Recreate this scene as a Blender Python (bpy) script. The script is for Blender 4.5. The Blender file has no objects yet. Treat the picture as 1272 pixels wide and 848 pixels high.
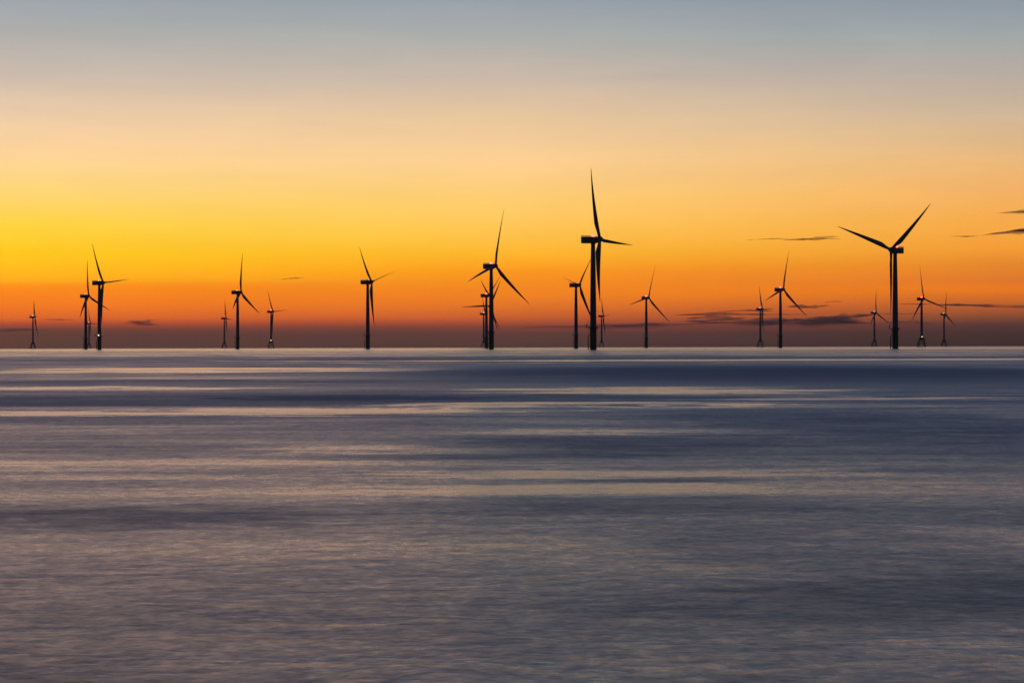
import bpy, bmesh, math, random
from mathutils import Vector, Matrix
random.seed(7)
R = math.radians
scene = bpy.context.scene
COL = scene.collection

# ------------------------------------------------------------------ camera, sky, sun, exposure
cam_d = bpy.data.cameras.new('camera')
cam = bpy.data.objects.new('camera', cam_d)
COL.objects.link(cam)
cam_d.sensor_width = 36.0
cam_d.lens = 90.0
cam_d.clip_start = 0.5
cam_d.clip_end = 120000.0
CAM_H = 3.0
cam.location = (0, 0, CAM_H)
PITCH = 6.65 / 3180.0
ROLL = 2.8 / 1130.0
cam.matrix_world = (Matrix.Translation((0, 0, CAM_H)) @ Matrix.Rotation(R(90) + PITCH, 4, 'X')
                    @ Matrix.Rotation(-ROLL, 4, 'Z'))
scene.camera = cam

SUN_EL, SUN_AZ = R(2.0), R(-16.0)          # just outside the frame, left
world = bpy.data.worlds.new('World')
scene.world = world
world.use_nodes = True


def lin(c):
    return tuple(((v / 255.0) / 12.92 if v / 255.0 <= 0.04045 else ((v / 255.0 + 0.055) / 1.055) ** 2.4) for v in c)


class NT:
    """small helper round a node tree"""
    def __init__(self, tree):
        self.t = tree
        tree.nodes.clear()

    def n(self, typ, **kw):
        nd = self.t.nodes.new(typ)
        for k, v in kw.items():
            setattr(nd, k, v)
        return nd

    def put(self, sock, v):
        if isinstance(v, bpy.types.NodeSocket):
            self.t.links.new(v, sock)
        else:
            sock.default_value = v

    def m(self, op, a, b=0.0, c=0.0, clamp=False):
        nd = self.n('ShaderNodeMath', operation=op, use_clamp=clamp)
        for s, v in zip(nd.inputs, (a, b, c)):
            self.put(s, v)
        return nd.outputs[0]

    def rng(self, v, a, b, c=0.0, d=1.0, smooth=False):
        nd = self.n('ShaderNodeMapRange', interpolation_type='SMOOTHSTEP' if smooth else 'LINEAR')
        for s, x in zip(nd.inputs, (v, a, b, c, d)):
            self.put(s, x)
        return nd.outputs[0]

    def mix(self, f, a, b, blend='MIX'):
        nd = self.n('ShaderNodeMix', data_type='RGBA', blend_type=blend)
        self.put(nd.inputs[0], f)
        for s, v in ((nd.inputs[6], a), (nd.inputs[7], b)):
            self.put(s, v if isinstance(v, bpy.types.NodeSocket) else (*v, 1.0)[:4])
        return nd.outputs[2]

    def ramp(self, f, stops):
        nd = self.n('ShaderNodeValToRGB')
        el = nd.color_ramp.elements
        while len(el) > 1:
            el.remove(el[-1])
        for i, (p, c) in enumerate(stops):
            e = el[0] if i == 0 else el.new(p)
            e.position = p
            e.color = (*c, 1.0)
        self.put(nd.inputs[0], f)
        return nd.outputs[0]

    def noise(self, vec, scale, detail=3.0, rough=0.5, dist=0.0):
        nd = self.n('ShaderNodeTexNoise')
        self.put(nd.inputs['Vector'], vec)
        nd.inputs['Scale'].default_value = scale
        nd.inputs['Detail'].default_value = detail
        nd.inputs['Roughness'].default_value = rough
        nd.inputs['Distortion'].default_value = dist
        return nd.outputs[0]

    def xyz(self, x, y, z=0.0):
        nd = self.n('ShaderNodeCombineXYZ')
        for s, v in zip(nd.inputs, (x, y, z)):
            self.put(s, v)
        return nd.outputs[0]


def sky_world():
    w = NT(world.node_tree)
    tc = w.n('ShaderNodeTexCoord')
    sp = w.n('ShaderNodeSeparateXYZ')
    w.put(sp.inputs[0], tc.outputs['Generated'])
    x, y, z = sp.outputs
    az = w.m('ARCTAN2', x, y)
    zc = w.m('MAXIMUM', z, 0.0)
    # faint level bands in the evening air
    bands = w.noise(w.xyz(w.m('MULTIPLY', az, 5.0), w.m('MULTIPLY', z, 150.0)), 1.0, 4.0, 0.55)
    shift = w.m('MULTIPLY', w.m('SUBTRACT', bands, 0.5), w.rng(z, 0.0, 0.05, 0.0007, 0.0030))
    t = w.m('SQRT', w.m('MAXIMUM', w.m('ADD', zc, shift), 0.0))

    def stops(rows):
        out = []
        for el, c in rows:
            out.append((math.sqrt(max(0.0, math.sin(R(el)))), lin(c)))
        return out

    def E(ypix):                                # elevation in degrees
        return math.degrees((430.65 - ypix) / 3180.0)
    left = [(E(430.6), (52, 43, 50)), (E(414), (46, 33, 50)), (E(408), (78, 37, 51)), (E(402), (169, 55, 46)), (E(395), (226, 94, 31)), (E(384), (241, 108, 24)), (E(366), (247, 123, 7)), (E(354), (249, 137, 7)), (E(347), (249, 171, 7)), (E(336), (247, 186, 7)), (E(312), (242, 197, 7)), (E(280), (241, 207, 57)), (E(240), (237, 206, 115)), (E(195), (240, 205, 153)), (E(150), (221, 197, 166)), (E(100), (184, 178, 172)), (E(50), (153, 164, 170)), (E(0), (127, 153, 171))]
    mid = [(E(430.6), (66, 51, 48)), (E(414), (88, 53, 53)), (E(405), (137, 62, 49)), (E(395), (212, 93, 41)), (E(384), (234, 114, 33)), (E(368), (249, 131, 22)), (E(350), (254, 143, 21)), (E(335), (259, 156, 18)), (E(315), (255, 184, 40)), (E(285), (255, 197, 79)), (E(240), (252, 206, 118)), (E(195), (248, 206, 149)), (E(150), (230, 198, 157)), (E(100), (198, 182, 169)), (E(50), (164, 170, 170)), (E(0), (139, 155, 169))]
    right = [(E(430.6), (53, 32, 31)), (E(415), (63, 44, 39)), (E(405), (91, 51, 47)), (E(395), (149, 79, 42)), (E(385), (185, 90, 43)), (E(372), (225, 113, 33)), (E(362), (247, 128, 21)), (E(352), (232, 121, 40)), (E(335), (235, 135, 39)), (E(312), (248, 158, 51)), (E(280), (253, 173, 73)), (E(240), (248, 181, 103)), (E(195), (231, 185, 128)), (E(150), (208, 182, 153)), (E(100), (181, 170, 162)), (E(50), (154, 164, 168)), (E(0), (134, 147, 163))]
    high = [(11, (120, 140, 162)), (17, (92, 122, 160)), (27, (64, 104, 154)), (45, (42, 78, 130)), (89, (24, 44, 82))]
    back = [(0.0, (24, 22, 26)), (6, (26, 26, 34)), (15, (26, 28, 40)), (35, (24, 30, 48)), (89, (22, 32, 58))]
    cl = w.ramp(t, stops(left + high))
    cm = w.ramp(t, stops(mid + high))
    cr = w.ramp(t, stops(right + high))
    cb = w.ramp(t, stops(back))
    c = w.mix(w.rng(az, -0.19, 0.0), cl, cm)
    c = w.mix(w.rng(az, 0.0, 0.19), c, cr)
    c = w.mix(w.rng(w.m('ABSOLUTE', az), 0.35, 1.7, smooth=True), c, cb)
    sky = w.n('ShaderNodeTexSky', sky_type='NISHITA', sun_disc=False, sun_elevation=SUN_EL, sun_rotation=SUN_AZ,
              air_density=1.0, dust_density=2.0, ozone_density=2.0)
    c = w.mix(0.01, c, sky.outputs[0], 'ADD')
    thin = w.noise(w.xyz(w.m('MULTIPLY', az, 14.0), w.m('MULTIPLY', z, 90.0), 3.7), 1.0, 5.0, 0.6, 0.4)   # thin uneven veil
    c = w.mix(1.0, c, w.ramp(thin, [(0.3, (0.965, 0.965, 0.975)), (0.7, (1.035, 1.03, 1.02))]), 'MULTIPLY')
    bg = w.n('ShaderNodeBackground')
    w.put(bg.inputs[0], c)
    bg.inputs[1].default_value = 1.0
    out = w.n('ShaderNodeOutputWorld')
    w.put(out.inputs[0], bg.outputs[0])


sky_world()

sun_d = bpy.data.lights.new('sun', 'SUN')
sun_d.energy = 0.075                          # afterglow of a sun already down
sun_d.angle = R(30)
sun_d.color = (1.0, 0.42, 0.28)
sun = bpy.data.objects.new('sun', sun_d)
COL.objects.link(sun)
sd = Vector((math.sin(SUN_AZ) * math.cos(SUN_EL), math.cos(SUN_AZ) * math.cos(SUN_EL), math.sin(SUN_EL)))
sun.rotation_euler = sd.to_track_quat('Z', 'Y').to_euler()

scene.view_settings.view_transform = 'Standard'
scene.view_settings.look = 'None'
scene.view_settings.exposure = 0.0
scene.view_settings.gamma = 1.0
scene.view_settings.use_curve_mapping = False
cy = scene.cycles
cy.transparent_max_bounces = 48
cy.max_bounces = 6
cy.volume_bounces = 0
cy.sample_clamp_indirect = 4.0
cy.use_denoising = True


# ------------------------------------------------------------------ helpers
def link(o, parent=None):
    COL.objects.link(o)
    if parent is not None:
        o.parent = parent
    return o


def tag(o, label=None, cat=None, group=None, kind=None):
    for k, v in (('label', label), ('category', cat), ('group', group), ('kind', kind)):
        if v:
            o[k] = v
    return o


def material(name):
    mt = bpy.data.materials.new(name)
    mt.use_nodes = True
    return mt, NT(mt.node_tree)


def paint(name, col, rough=0.5, metal=0.0, wear=0.25, scale=0.35):
    mt, w = material(name)
    g = w.n('ShaderNodeNewGeometry')
    nz = w.noise(g.outputs['Position'], scale, 4.0, 0.6)
    c = w.mix(w.rng(nz, 0.35, 0.75), col, tuple(v * (1 - wear) for v in col))
    p = w.n('ShaderNodeBsdfPrincipled')
    w.put(p.inputs['Base Color'], c)
    w.put(p.inputs['Roughness'], w.rng(nz, 0.3, 0.7, rough - 0.08, rough + 0.12))
    p.inputs['Metallic'].default_value = metal
    o = w.n('ShaderNodeOutputMaterial')
    w.put(o.inputs[0], p.outputs[0])
    return mt


def lamp_mat(name, col, power):
    mt, w = material(name)
    e = w.n('ShaderNodeEmission')
    e.inputs[0].default_value = (*col, 1)
    e.inputs[1].default_value = power
    o = w.n('ShaderNodeOutputMaterial')
    w.put(o.inputs[0], e.outputs[0])
    return mt


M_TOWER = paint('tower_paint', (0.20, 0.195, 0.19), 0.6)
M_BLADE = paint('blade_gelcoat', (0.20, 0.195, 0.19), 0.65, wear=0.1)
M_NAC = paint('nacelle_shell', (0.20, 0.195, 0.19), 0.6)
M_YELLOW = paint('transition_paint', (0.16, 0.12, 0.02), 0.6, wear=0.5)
M_STEEL = paint('dark_steel', (0.08, 0.08, 0.085), 0.55, 0.3)
M_RED = lamp_mat('red_lamp', (1.0, 0.06, 0.045), 10.0)
M_WHITE = lamp_mat('white_lamp', (1.0, 0.86, 0.72), 2.6)


class MB:
    """collects simple solids into one mesh"""
    def __init__(self):
        self.b = bmesh.new()

    def loft(self, rings, cap=True, closed=True):
        vs = [[self.b.verts.new(p) for p in r] for r in rings]
        for a, c in zip(vs, vs[1:]):
            k = len(a)
            for i in range(k if closed else k - 1):
                self.b.faces.new((a[i], a[(i + 1) % k], c[(i + 1) % k], c[i]))
        if cap:
            self.b.faces.new(vs[0][::-1])
            self.b.faces.new(vs[-1])
        return self

    def lathe(self, prof, n=24, center=(0, 0, 0), axis='Z'):
        """prof: (radius, height)"""
        rings = []
        for r, h in prof:
            ring = []
            for i in range(n):
                a = 2 * math.pi * i / n
                p = (r * math.cos(a), r * math.sin(a), h)
                if axis == 'Y':                 # axis along -Y (out of the nacelle's nose)
                    p = (p[0], -h, p[1])
                ring.append((p[0] + center[0], p[1] + center[1], p[2] + center[2]))
            rings.append(ring)
        return self.loft(rings)

    def tube(self, a, c, r, n=8, r2=None):
        a, c = Vector(a), Vector(c)
        d = (c - a).normalized()
        u = d.orthogonal().normalized()
        v = d.cross(u)
        r2 = r if r2 is None else r2
        return self.loft([[p + (u * math.cos(t) + v * math.sin(t)) * q for t in (2 * math.pi * i / n for i in range(n))]
                          for p, q in ((a, r), (c, r2))])

    def box(self, c, s, bev=0.0):
        x, y, z = (v / 2 for v in s)
        r = bmesh.ops.create_cube(self.b, size=1.0)
        bmesh.ops.scale(self.b, vec=s, verts=r['verts'])
        bmesh.ops.translate(self.b, vec=c, verts=r['verts'])
        if bev:
            es = list({e for v in r['verts'] for e in v.link_edges})
            bmesh.ops.bevel(self.b, geom=es, offset=bev, segments=3, profile=0.5, affect='EDGES')
        return self

    def mesh(self, name, mat, smooth=30):
        bmesh.ops.recalc_face_normals(self.b, faces=self.b.faces[:])
        me = bpy.data.meshes.new(name)
        self.b.to_mesh(me)
        self.b.free()
        me.materials.append(mat)
        if smooth:
            me.polygons.foreach_set('use_smooth', [True] * len(me.polygons))
            me.set_sharp_from_angle(angle=R(smooth))
        return me


# ------------------------------------------------------------------ sea
def sea():
    mt, w = material('sea_water')
    g = w.n('ShaderNodeNewGeometry')
    sp = w.n('ShaderNodeSeparateXYZ')
    w.put(sp.inputs[0], g.outputs['Position'])
    x, y, _ = sp.outputs

    def nz(sx, sy, detail, rough, dist=0.0, seed=0.0):
        v = w.xyz(w.m('DIVIDE', x, sx), w.m('DIVIDE', y, sy), seed)
        return w.noise(v, 1.0, detail, rough, dist)
    # wind streaks and slicks, from tens of metres to kilometres wide
    warp = nz(45, 16, 2, 0.5, 0.0, 2.2)
    y2 = w.m('ADD', y, w.m('MULTIPLY', w.m('SUBTRACT', warp, 0.5), w.rng(y, 20.0, 400.0, 3.0, 60.0)))

    def nw(sx, sy, detail, rough, dist=0.0, seed=0.0):
        v = w.xyz(w.m('DIVIDE', x, sx), w.m('DIVIDE', y2, sy), seed)
        return w.noise(v, 1.0, detail, rough, dist)
    huge = nw(2600, 420, 4, 0.6, 0.3, 3.1)
    wide = nw(170, 38, 5, 0.62, 0.3, 8.7)
    near = nw(15, 5.0, 5, 0.62, 0.3, 1.4)
    mids = nw(2.4, 1.7, 4, 0.55, 0.5, 4.4)
    fine = nz(0.50, 0.55, 4, 0.65, 0.3, 5.2)
    tiny = nz(0.13, 0.20, 3, 0.6, 0.0, 6.6)
    calm = w.m('ADD', w.m('MULTIPLY', huge, 0.36), w.m('ADD', w.m('MULTIPLY', wide, 0.36), w.m('MULTIPLY', near, 0.28)))
    slick = None
    for cx_, cy_, rx, ry, rot, k in SLICKS:
        dx = w.m('SUBTRACT', x, cx_)
        dy = w.m('SUBTRACT', y, cy_)
        c_, s_ = math.cos(rot), math.sin(rot)
        u = w.m('DIVIDE', w.m('ADD', w.m('MULTIPLY', dx, c_), w.m('MULTIPLY', dy, s_)), rx)
        v = w.m('DIVIDE', w.m('SUBTRACT', w.m('MULTIPLY', dy, c_), w.m('MULTIPLY', dx, s_)), ry)
        d = w.m('ADD', w.m('MULTIPLY', u, u), w.m('MULTIPLY', v, v))
        d = w.m('ADD', d, w.m('ADD', w.m('MULTIPLY', w.m('SUBTRACT', wide if ry > 20 else near, 0.5), 3.4), w.m('MULTIPLY', w.m('SUBTRACT', near if ry > 20 else mids, 0.5), 3.2)))
        f = w.m('MULTIPLY', w.rng(d, -0.2, 1.5, 1.0, 0.0, smooth=True), k)
        slick = f if slick is None else w.m('ADD', slick, f)
    # 0 = smooth slick, 1 = ruffled
    ruf = w.rng(calm, 0.42, 0.60, 0.10, 0.80)
    ruf = w.m('SUBTRACT', ruf, slick)
    ruf = w.m('ADD', ruf, w.m('MULTIPLY', w.m('SUBTRACT', fine, 0.5), 0.75))
    ruf = w.m('ADD', ruf, w.m('MULTIPLY', w.m('SUBTRACT', tiny, 0.5), 0.75))
    ruf = w.m('MINIMUM', w.m('MAXIMUM', ruf, 0.0), 1.0)
    rough = w.rng(ruf, 0.0, 1.0, w.rng(y, 60.0, 400.0, 0.22, 0.18), w.rng(y, 40.0, 150.0, 0.56, 0.64))
    p = w.n('ShaderNodeBsdfPrincipled')
    # sandy shallows off the beach, clearer blue water further out
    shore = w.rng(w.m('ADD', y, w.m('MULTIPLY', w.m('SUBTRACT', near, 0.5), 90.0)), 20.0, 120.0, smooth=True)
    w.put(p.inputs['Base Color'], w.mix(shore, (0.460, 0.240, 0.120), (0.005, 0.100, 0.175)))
    p.inputs['Specular Tint'].default_value = (1.0, 0.85, 0.98, 1)
    p.inputs['IOR'].default_value = 1.333
    w.put(p.inputs['Roughness'], rough)
    h = w.m('ADD', w.m('MULTIPLY', fine, 0.045), w.m('ADD', w.m('MULTIPLY', tiny, 0.006), w.m('MULTIPLY', mids, 0.11)))
    bp = w.n('ShaderNodeBump')
    bp.inputs['Strength'].default_value = 0.5
    bp.inputs['Distance'].default_value = 1.0
    w.put(bp.inputs['Height'], h)
    w.put(p.inputs['Normal'], bp.outputs[0])
    o = w.n('ShaderNodeOutputMaterial')
    w.put(o.inputs[0], p.outputs[0])
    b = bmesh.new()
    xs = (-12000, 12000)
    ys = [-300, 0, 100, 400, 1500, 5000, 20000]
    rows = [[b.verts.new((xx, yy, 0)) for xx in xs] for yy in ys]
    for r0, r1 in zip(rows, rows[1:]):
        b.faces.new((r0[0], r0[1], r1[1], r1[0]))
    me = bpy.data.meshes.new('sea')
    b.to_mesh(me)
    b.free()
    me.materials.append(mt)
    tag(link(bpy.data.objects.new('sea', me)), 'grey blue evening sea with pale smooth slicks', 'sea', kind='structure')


SLICKS = [
    # x, y, half length, half width, turn, strength (negative: a patch of ruffled water)
    (-15.0, 118, 15, 6.0, 0.05, 0.80),
    (3.0, 133, 11, 6.5, 0.10, 0.65),
    (20.0, 146, 12, 6.0, 0.12, 0.50),
    (10.0, 174, 14, 15.0, 0.25, 0.50),
    (-30.0, 190, 12, 9.0, 0.0, 0.55),
    (-46.0, 345, 34, 38.0, 0.0, 0.75),
    (95.0, 560, 110, 36.0, 0.0, 0.70),
    (0.0, 4600, 6000, 3100.0, 0.0, 0.75),
    (2.8, 61, 6.5, 2.6, 0.12, 0.36),
    (1.0, 54.3, 4.2, 1.7, 0.16, 0.32),
    (3.2, 57.3, 2.6, 0.9, 0.14, -0.35),
    (2.5, 48.5, 5.0, 3.0, 0.15, -0.25),
    (4.6, 30.5, 4.0, 2.6, 0.25, -0.28),
    (-6.5, 45, 3.0, 3.0, 0.15, -0.20),
    (-3.5, 76, 5.0, 3.8, 0.20, 0.26),
    (-1.0, 70, 6.0, 2.0, 0.10, -0.30),
    (3.5, 91, 6.0, 4.5, 0.16, 0.25),
    (-6.0, 62, 7, 8.0, 0.10, 0.12),
    (5.0, 23.5, 5, 3.0, 0.10, 0.20),
    (30.0, 300, 42, 95.0, 0.0, -0.60),
    (-9.0, 152, 9, 11.0, 0.10, -0.45),
    (14.0, 98, 9, 20.0, 0.10, -0.35),
    (3.0, 80, 6, 8.0, 0.10, -0.35),
    (5.0, 37, 3.2, 7.0, 0.25, -0.25),
    (-8.0, 45, 5, 4.0, 0.10, -0.25),
]
sea()


# ------------------------------------------------------------------ wind turbines
HUB = 110.0
RAD = 77.0
TILT = R(5)


def blade_mesh(pitch_deg):
    """root at the hub centre, span along +Z, tangential X, out of the rotor plane (upwind) Y"""
    m = MB()
    rings = []
    N = 26
    for i in range(N):
        f = i / (N - 1)
        f = f ** 1.15
        r = 2.0 + (RAD - 2.0) * f
        s = r / RAD
        if s < 0.05:
            ch, th = 3.2, 3.2
        elif s < 0.2:
            q = (s - 0.05) / 0.15
            q = q * q * (3 - 2 * q)
            ch, th = 3.2 + 1.9 * q, 3.2 - 1.7 * q
        else:
            q = (s - 0.2) / 0.8
            ch = 5.1 * (1 - q) ** 0.95 + 0.75 * q * (1 - q) + 0.42
            th = 1.5 * (1 - q) ** 1.3 + 0.22
        ang = R(pitch_deg + 13 * (1 - min(1, s / 0.7)) ** 1.5)
        pre = 9.0 * (0.55 * s + 0.45 * s * s)
        circ = max(0.0, min(1.0, 1 - (s - 0.05) / 0.15))
        ring = []
        for k in range(16):
            a = 2 * math.pi * k / 16
            cx = 0.5 * math.cos(a)
            px = cx * ch - (1 - circ) * 0.2 * ch
            py = 0.5 * math.sin(a) * th * (1 - (1 - circ) * 0.55 * (0.5 - cx))
            ring.append((px * math.cos(ang) - py * math.sin(ang), px * math.sin(ang) + py * math.cos(ang) + pre, r))
        rings.append(ring)
    m.loft(rings)
    return m.mesh('blade', M_BLADE, 50)


MESH = {}


def build_meshes():
    MESH['blade_a'] = blade_mesh(62)
    MESH['blade_b'] = blade_mesh(14)
    # monopile: transition piece below the platform, tower above
    MESH['transition_piece'] = MB().lathe([(3.35, -6), (3.35, 21.2), (3.7, 21.25), (3.7, 21.9)], 32).mesh('transition_piece', M_YELLOW)
    t = MB().lathe([(3.15, 22.4), (3.15, 30), (3.0, 52), (2.62, 80), (2.1, 105.2), (2.35, 105.3), (2.35, 106.6)], 32)
    MESH['tower'] = t.mesh('tower', M_TOWER)
    p = MB().lathe([(3.0, 21.95), (5.3, 21.95), (5.3, 22.4), (3.0, 22.4)], 28)
    p.box((-5.9, 0, 22.18), (3.6, 5.0, 0.42))
    for k in range(8):
        a = 2 * math.pi * k / 8
        p.tube((3.3 * math.cos(a), 3.3 * math.sin(a), 19.6), (5.0 * math.cos(a), 5.0 * math.sin(a), 21.95), 0.16, 6)
    MESH['platform'] = p.mesh('platform', M_STEEL)
    r = MB()
    N = 20
    for k in range(N):
        a, b = 2 * math.pi * k / N, 2 * math.pi * (k + 1) / N
        A = (5.2 * math.cos(a), 5.2 * math.sin(a))
        B = (5.2 * math.cos(b), 5.2 * math.sin(b))
        r.tube((*A, 22.4), (*A, 23.6), 0.07, 5)
        for hz in (23.0, 23.6):
            r.tube((*A, hz), (*B, hz), 0.06, 5)
    MESH['railing'] = r.mesh('railing', M_STEEL)
    d = MB().tube((-6.6, 0, 22.3), (-6.6, 0, 25.2), 0.35).tube((-6.6, 0, 24.9), (-4.3, 0, 29.6), 0.22, r2=0.14)
    d.box((-6.6, 0, 24.7), (1.3, 1.0, 1.2), 0.1)
    MESH['davit_crane'] = d.mesh('davit_crane', M_STEEL)
    bl = MB()
    for yy in (-1.1, 1.1):
        bl.tube((-5.2, yy, -3), (-5.2, yy, 13.5), 0.36)
        bl.tube((-5.2, yy, 13.4), (-3.3, yy, 15.2), 0.3)
        for zz in (2.0, 8.0):
            bl.tube((-5.2, yy, zz), (-3.3, yy * 0.6, zz), 0.22)
    for k in range(30):
        bl.tube((-4.7, -0.4, 0.5 * k), (-4.7, 0.4, 0.5 * k), 0.05, 5)
    for yy in (-0.4, 0.4):
        bl.tube((-4.7, yy, -2), (-4.7, yy, 22.2), 0.07, 5)
    bl.box((-5.0, 0, 16.6), (1.9, 2.2, 0.2))
    MESH['boat_landing'] = bl.mesh('boat_landing', M_YELLOW)
    # lattice jacket
    j = MB()
    b0, b1, zt = 8.2, 5.4, 17.5
    cs = [(-1, -1), (1, -1), (1, 1), (-1, 1)]

    def leg(c, z):
        q = b0 + (b1 - b0) * (z + 2) / (zt + 2)
        return Vector((c[0] * q, c[1] * q, z))
    for c in cs:
        j.tube(leg(c, -5), leg(c, zt), 0.85, 10)
        j.tube(leg(c, zt - 0.6), (c[0] * 2.2, c[1] * 2.2, 23.5), 0.75, 10)
    for i in range(4):
        c, e = cs[i], cs[(i + 1) % 4]
        j.tube(leg(c, 3.0), leg(e, 16.5), 0.36, 8)
        j.tube(leg(e, 3.0), leg(c, 16.5), 0.36, 8)
        j.tube(leg(c, 2.0), leg(e, 2.0), 0.34, 8)
    MESH['jacket_frame'] = j.mesh('jacket_frame', M_YELLOW)
    n_ = MB().lathe([(2.4, 15.5), (3.3, 17.5), (3.3, 25.5)], 28)
    MESH['transition_node'] = n_.mesh('transition_node', M_YELLOW)
    p = MB().box((0, 0, 19.3), (13.0, 13.0, 0.6), 0.1)
    MESH['deck'] = p.mesh('deck', M_STEEL)
    r = MB()
    for i in range(4):
        a = Vector((cs[i][0] * 6.3, cs[i][1] * 6.3, 0))
        c = Vector((cs[(i + 1) % 4][0] * 6.3, cs[(i + 1) % 4][1] * 6.3, 0))
        for hz in (20.2, 20.9):
            r.tube(a + Vector((0, 0, hz)), c + Vector((0, 0, hz)), 0.07, 5)
        for q in range(6):
            s = a.lerp(c, q / 6)
            r.tube(s + Vector((0, 0, 19.6)), s + Vector((0, 0, 20.9)), 0.07, 5)
    MESH['deck_railing'] = r.mesh('railing', M_STEEL)
    MESH['jacket_tower'] = MB().lathe([(3.1, 25.55), (3.0, 40), (2.7, 75), (2.15, 105.2), (2.35, 105.3), (2.35, 106.6)], 28).mesh('tower', M_TOWER)
    bl = MB()
    for yy in (-1.1, 1.1):
        bl.tube((-9.8, yy, -3), (-9.8, yy, 12.5), 0.36)
        for zz in (3.0, 11.5):
            bl.tube((-9.8, yy, zz), (-6.6, yy * 4.0, zz), 0.22)
    MESH['jacket_landing'] = bl.mesh('boat_landing', M_YELLOW)
    # nacelle, nose along -Y, origin at the hub height on the tower axis
    n = MB()
    n.box((0, 5.1, 0.0), (6.4, 13.6, 6.6), 0.7)
    n.lathe([(2.5, -1.8), (3.35, -1.6), (3.45, -1.2), (3.45, 1.0), (3.5, 1.05), (3.5, 4.2), (3.2, 4.55), (2.2, 4.6)], 32, axis='Y')
    n.lathe([(2.36, -3.4), (2.36, -2.6)], 24)
    MESH['nacelle'] = n.mesh('nacelle', M_NAC)
    r = MB()
    pts = [(-3.0, 1.5), (3.0, 1.5), (3.0, 11.7), (-3.0, 11.7)]
    for i in range(4):
        a = Vector((*pts[i], 0))
        c = Vector((*pts[(i + 1) % 4], 0))
        L = (c - a).length
        for hz in (3.85, 4.5):
            r.tube(a + Vector((0, 0, hz)), c + Vector((0, 0, hz)), 0.09, 5)
        k = max(3, int(L / 1.3))
        for q in range(k):
            s = a.lerp(c, q / k)
            r.tube(s + Vector((0, 0, 3.25)), s + Vector((0, 0, 4.5)), 0.10, 5)
    r.tube((0.8, 0.6, 3.2), (0.8, 0.6, 6.6), 0.10, 6)
    r.tube((0.3, 0.6, 6.2), (1.3, 0.6, 6.2), 0.08, 5)
    r.box((-0.6, 0.2, 3.7), (1.6, 1.4, 1.0), 0.1)
    MESH['hoist_railing'] = r.mesh('railing', M_STEEL)
    h = MB()
    h.lathe([(2.0, -2.7), (2.5, -2.4), (2.75, -1.2), (2.75, 0.8), (2.5, 1.9), (1.8, 2.75), (0.9, 3.2), (0.1, 3.35)], 28, axis='Y')
    MESH['hub'] = h.mesh('hub', M_NAC)
    for nm, mat, rr in (('red_light', M_RED, 1.35), ('red_light_far', M_RED, 1.15), ('white_light', M_WHITE, 0.9), ('white_light_far', M_WHITE, 1.15)):
        l_ = MB().lathe([(rr * 0.8, 0.0), (rr * 0.8, 0.25 * rr), (rr, 0.3 * rr), (rr, rr), (rr * 0.75, 1.6 * rr), (rr * 0.25, 1.95 * rr)], 14)
        MESH[nm] = l_.mesh('warning_light', mat)


build_meshes()


def child(name, mesh, parent, mtx=None):
    o = bpy.data.objects.new(name, mesh)
    link(o, parent)
    if mtx is not None:
        o.matrix_basis = mtx
    return o


def turbine(x, y, psi, th, jacket, nac_light, base_light, label, pitch='a'):
    root = bpy.data.objects.new('wind_turbine', None)
    root.empty_display_size = 10
    link(root)
    root.location = (x, y, 0)
    tag(root, label, 'wind turbine', 'wind turbines standing in the sea')
    far = y > 7000
    if jacket:
        child('jacket_frame', MESH['jacket_frame'], root)
        child('transition_node', MESH['transition_node'], root)
        dk = child('deck', MESH['deck'], root)
        child('railing', MESH['deck_railing'], dk)
        child('boat_landing', MESH['jacket_landing'], root)
        tw = child('tower', MESH['jacket_tower'], root)
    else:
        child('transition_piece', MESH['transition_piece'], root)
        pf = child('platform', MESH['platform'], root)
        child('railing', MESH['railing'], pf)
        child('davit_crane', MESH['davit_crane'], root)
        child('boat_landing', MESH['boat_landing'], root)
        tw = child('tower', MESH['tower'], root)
    yaw = Matrix.Rotation(R(psi), 4, 'Z')
    base = Matrix.Translation((0, 0, HUB)) @ yaw
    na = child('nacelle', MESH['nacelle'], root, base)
    rl = child('railing', MESH['hoist_railing'], na)
    if nac_light:
        key = nac_light + '_light' + ('_far' if (far or nac_light == 'white') and y > 5600 else '')
        spots = ((-1.6, -0.5), (1.6, 1.6)) if nac_light == 'red' else ((0.0, 1.0),)
        for sx, sy in spots:
            child('warning_light', MESH[key], na, Matrix.Translation((sx, sy, 3.35)))
    if base_light:
        child('platform_light', MESH['white_light_far' if far else 'white_light'], root,
              Matrix.Translation((-0.8 if not jacket else 0.0, -3.9, 23.0)))
    hubm = base @ Matrix.Rotation(-TILT, 4, 'X') @ Matrix.Translation((0, -7.2, 0.0))
    hb = child('hub', MESH['hub'], root, hubm)
    for k in range(3):
        t = R(th + 120 * k)
        # columns: tangential, upwind, radial in the hub's own frame (nose -Y, up Z, right X)
        rv = Vector((math.sin(t), 0, math.cos(t)))
        nv = Vector((0, -1, 0))
        tv = nv.cross(rv)
        mt = Matrix((tv, nv, rv)).transposed().to_4x4()
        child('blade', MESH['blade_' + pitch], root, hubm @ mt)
    return root


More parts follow.
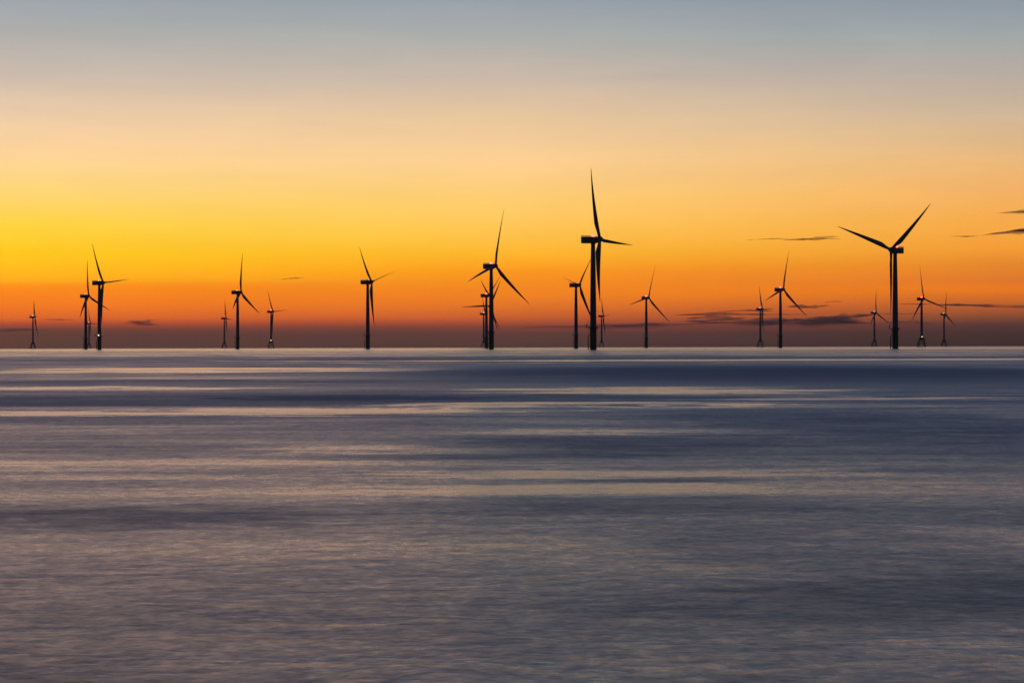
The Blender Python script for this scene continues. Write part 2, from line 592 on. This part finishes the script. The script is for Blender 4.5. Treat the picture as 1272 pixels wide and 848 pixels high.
TURBINES = [
    # x, y, yaw, rotor angle, jacket, nacelle light, platform light, label, blade pitch
    (-1661.4, 8879.5, 92.7, 80.0, 1, 'white', 0, 'small lattice-footed turbine standing alone near the left edge, rotor seen edge-on', 'a'),
    (-885.7, 5320.4, 70.5, 113.0, 0, 'white', 0, 'dark turbine close left of a taller one, one blade crossing that tower', 'a'),
    (-1858.3, 11247.2, 79.5, 92.0, 1, 'white', 0, 'tiny faint turbine half hidden behind a dark tower, level blade reaching right', 'a'),
    (-682.8, 4236.7, 71.2, 85.0, 0, 'white', 1, 'taller of the two dark turbines at far left, white lamp on its platform', 'a'),
    (-1061.1, 9443.9, 84.4, 94.0, 1, None, 0, 'small lattice-footed turbine just left of a larger dark one, no lamp lit', 'a'),
    (-534.7, 4990.4, 73.1, 3.0, 0, 'white', 0, 'dark single-column turbine between two small lattice-footed ones, one blade straight up', 'a'),
    (-724.5, 7700.3, 68.4, 86.0, 1, 'white', 1, 'small lattice-footed turbine with white lamps on nacelle and base, level blade to the right', 'a'),
    (-238.1, 4227.9, 67.2, 76.0, 0, None, 0, 'lone dark turbine with open sea on both sides, two blades raised', 'a'),
    (-92.2, 8353.5, 75.6, 74.0, 1, 'white', 0, 'pale small turbine with white nacelle lamp, first in a clump behind a tall tower', 'a'),
    (-53.5, 5365.1, 70.6, 54.0, 0, 'red', 0, 'dark turbine partly hidden behind a tall tower, boxy nacelle showing beside it', 'a'),
    (-27.4, 3406.1, 52.5, 12.0, 0, 'red', 0, 'tall black turbine in front of a clump of others, three blades spread wide', 'a'),
    (-57.5, 6776.4, -25.5, 28.0, 0, None, 0, 'turbine hidden behind a tall tower with only its thin blades showing', 'b'),
    (111.9, 4468.8, 58.6, 39.0, 0, None, 0, 'dark turbine whose blade tips pass behind the tallest tower beside it', 'a'),
    (81.6, 2570.3, 69.2, 93.0, 0, 'red', 0, 'tallest and nearest black turbine with railed nacelle and level blade', 'a'),
    (316.4, 9032.5, 75.0, 86.0, 1, None, 0, 'tiny faint lattice-footed turbine just right of the tallest tower', 'a'),
    (297.0, 5659.0, 43.0, 16.0, 0, 'red', 0, 'medium dark turbine with red lamp, standing alone right of the tallest one', 'a'),
    (722.6, 7448.6, 66.4, 89.0, 1, 'white', 0, 'small lattice-footed turbine with white nacelle lamp, left of a red-lamped one', 'a'),
    (509.8, 4860.0, 48.0, 12.0, 0, 'red', 0, 'dark single-column turbine with red lamps, standing before the grey cloud bank', 'a'),
    (1176.9, 8313.0, 53.9, 117.0, 1, 'white', 0, 'small lattice-footed turbine with white lamp, just left of the big left-facing one', 'a'),
    (430.0, 2871.8, -47.6, 51.0, 0, 'red', 0, 'big black turbine with nacelle tail to the right and two blades raised in a V', 'b'),
    (939.2, 5868.5, 39.8, 108.0, 1, 'red', 1, 'lattice-footed turbine with red nacelle lamps and bright white lamp on its deck', 'a'),
    (1483.3, 8788.6, 62.3, 1.0, 1, 'white', 0, 'small lattice-footed turbine farthest to the right, white lamp on its nacelle', 'a'),
]
for row in TURBINES:
    turbine(*row)


# ------------------------------------------------------------------ clouds far out over the sea
def cloud_material(name, dens):
    mt, w = material(name)
    d = w.n('ShaderNodeBsdfDiffuse')
    d.inputs[0].default_value = (0.55, 0.40, 0.32, 1)
    tl = w.n('ShaderNodeBsdfTranslucent')
    tl.inputs[0].default_value = (0.80, 0.50, 0.40, 1)
    bd = w.n('ShaderNodeMixShader')
    bd.inputs[0].default_value = 0.6
    w.put(bd.inputs[1], d.outputs[0])
    w.put(bd.inputs[2], tl.outputs[0])
    tr = w.n('ShaderNodeBsdfTransparent')
    g = w.n('ShaderNodeNewGeometry')
    mp = w.n('ShaderNodeMapping')
    mp.inputs['Scale'].default_value = (1 / 420.0, 1 / 900.0, 1 / 30.0)
    w.put(mp.inputs[0], g.outputs['Position'])
    nz = w.noise(mp.outputs[0], 1.0, 5.0, 0.6, 0.6)
    a = w.rng(nz, 0.36, 0.64, 0.01, dens)
    mx = w.n('ShaderNodeMixShader')
    w.put(mx.inputs[0], a)
    w.put(mx.inputs[1], tr.outputs[0])
    w.put(mx.inputs[2], bd.outputs[0])
    o = w.n('ShaderNodeOutputMaterial')
    w.put(o.inputs[0], mx.outputs[0])
    return mt


M_CLOUD = cloud_material('cloud', 0.19)
M_WISP = cloud_material('wispy_cloud', 0.09)
DC = 30000.0


def streak(m, x0, x1, z0, z1, h, rnd, shells=7, peak=0.5):
    """one long flat cloud streak from (x0, z0) to (x1, z1), half height h at its thickest, as nested shells"""
    N = max(14, int((x1 - x0) / 140))
    ph = [rnd.uniform(0, 6.28) for _ in range(6)]
    yo = rnd.uniform(-300, 300)
    for s in range(shells):
        k = 1.12 - 0.145 * s
        rings = []
        for i in range(N + 1):
            f = i / N
            q = f / peak * 0.5 if f < peak else 0.5 + (f - peak) / (1 - peak) * 0.5
            env = max(0.0, math.sin(math.pi * q)) ** 0.8
            wob = 1 + 0.30 * math.sin(9 * f + ph[0]) + 0.22 * math.sin(23 * f + ph[1]) + 0.12 * math.sin(51 * f + ph[2])
            hh = max(1.0, h * k * env * wob)
            x = x0 + (x1 - x0) * (0.5 + (f - 0.5) * (0.90 + 0.10 * k))
            z = z0 + (z1 - z0) * f + 0.25 * h * math.sin(7 * f + ph[3])
            ring = []
            for a in range(14):
                t = 2 * math.pi * a / 14
                up = math.sin(t)
                ring.append((x, DC + yo + math.cos(t) * hh * 7.0, z + up * hh * (1.15 if up > 0 else 0.8)))
            rings.append(ring)
        m.loft(rings)


def P(px, py):                                  # bearing and height of a far point -> metres at the cloud distance
    return (px - 636) / 3180.0 * DC, CAM_H + (430.65 - (px - 636) * 0.00248 - py) / 3180.0 * DC


def cloud(label, streaks, seed, mat=M_CLOUD):
    rnd = random.Random(seed)
    m = MB()
    for px0, py0, px1, py1, th, peak in streaks:
        (x0, z0), (x1, z1) = P(px0, py0), P(px1, py1)
        streak(m, x0, x1, z0, z1, th * 0.5 / 3180.0 * DC, rnd, peak=peak)
    o = bpy.data.objects.new('cloud', m.mesh('cloud', mat, 80))
    tag(link(o), label, 'cloud', 'streaks of cloud low over the horizon')


cloud('longest grey cloud bank low behind the red-lamped single-column turbine',
      [(846, 400, 1088, 402, 9, 0.6), (836, 391.3, 1002, 390.5, 3.4, 0.3), (850, 396, 925, 395.5, 6, 0.5), (905, 399.5, 1000, 398, 7, 0.5),
       (1000, 396, 1092, 391.5, 6, 0.5), (990, 400, 1078, 397.5, 8, 0.5), (893, 386.3, 964, 385.3, 3.0, 0.6)], 1)
cloud('short dark lens-shaped cloud just right of the red-lamped single-column turbine', [(978, 381.2, 1033, 380.2, 4.4, 0.55)], 2)
cloud('tiny faint cloud puff above a short dark lens-shaped cloud', [(1019, 375.5, 1044, 375, 2.4, 0.5)], 3, M_WISP)
cloud('thin purple cloud wisp high beside the tip of the big V-bladed rotor',
      [(975, 298.0, 1048, 293, 4.0, 0.55), (966, 298.5, 1042, 297.8, 2.2, 0.6), (926, 298.5, 978, 296.5, 1.3, 0.6)], 4, M_WISP)
cloud('dark tapering cloud streak high at the right edge',
      [(1213, 293.4, 1330, 285, 5.0, 0.55), (1222, 291.5, 1320, 282, 3.4, 0.6), (1184, 293, 1226, 292.5, 1.4, 0.5)], 5)
cloud('faint upper cloud streak at the right edge', [(1234, 266, 1330, 258, 4.6, 0.6), (1246, 264, 1330, 262, 3.0, 0.6)], 6, M_WISP)
cloud('long thin level cloud behind the lattice-footed turbine with a white deck lamp',
      [(1110, 378.2, 1240, 379.6, 2.2, 0.5), (1165, 379.2, 1345, 381.0, 3.2, 0.45)], 7)
cloud('faint low cloud streak behind the big left-facing tower',
      [(1098, 400.2, 1168, 400.8, 4.0, 0.5), (1092, 389.2, 1162, 389.6, 2.0, 0.4)], 8, M_WISP)
cloud('small wedge-shaped cloud alone over the left horizon',
      [(143, 401.2, 194, 402.4, 4.6, 0.6), (158, 399.8, 193, 397.8, 2.6, 0.55), (160, 401, 188, 400, 4.0, 0.5)], 9)
cloud('thin faint cloud streak between the edge-on turbine and the dark pair', [(48, 396.6, 98, 397.2, 1.8, 0.5)], 10, M_WISP)
cloud('low cloud edge lying along the top of the haze at far left', [(-30, 410.5, 66, 410, 3.2, 0.5)], 11, M_WISP)
cloud('long pale cloud edge rising to the right behind the tallest tower', [(640, 408, 890, 402.5, 6.0, 0.6), (740, 405, 880, 401.5, 4.0, 0.5)], 12, M_WISP)
cloud('hair-thin cloud streak high between two left-hand turbines', [(350, 347.6, 380, 345.2, 1.1, 0.5)], 13)


# ------------------------------------------------------------------ evening haze
def haze():
    mt, w = material('haze')
    v = w.n('ShaderNodeVolumePrincipled')
    v.inputs['Color'].default_value = (0.9, 0.82, 0.8, 1)
    v.inputs['Density'].default_value = 1.8e-5
    v.inputs['Anisotropy'].default_value = 0.2
    o = w.n('ShaderNodeOutputMaterial')
    w.put(o.inputs['Volume'], v.outputs[0])
    m = MB().box((0, 9860, 102), (24200, 20480, 206))
    o = bpy.data.objects.new('haze', m.mesh('haze', mt, 0))
    tag(link(o), 'thin evening haze over the sea', 'haze', kind='stuff')


haze()
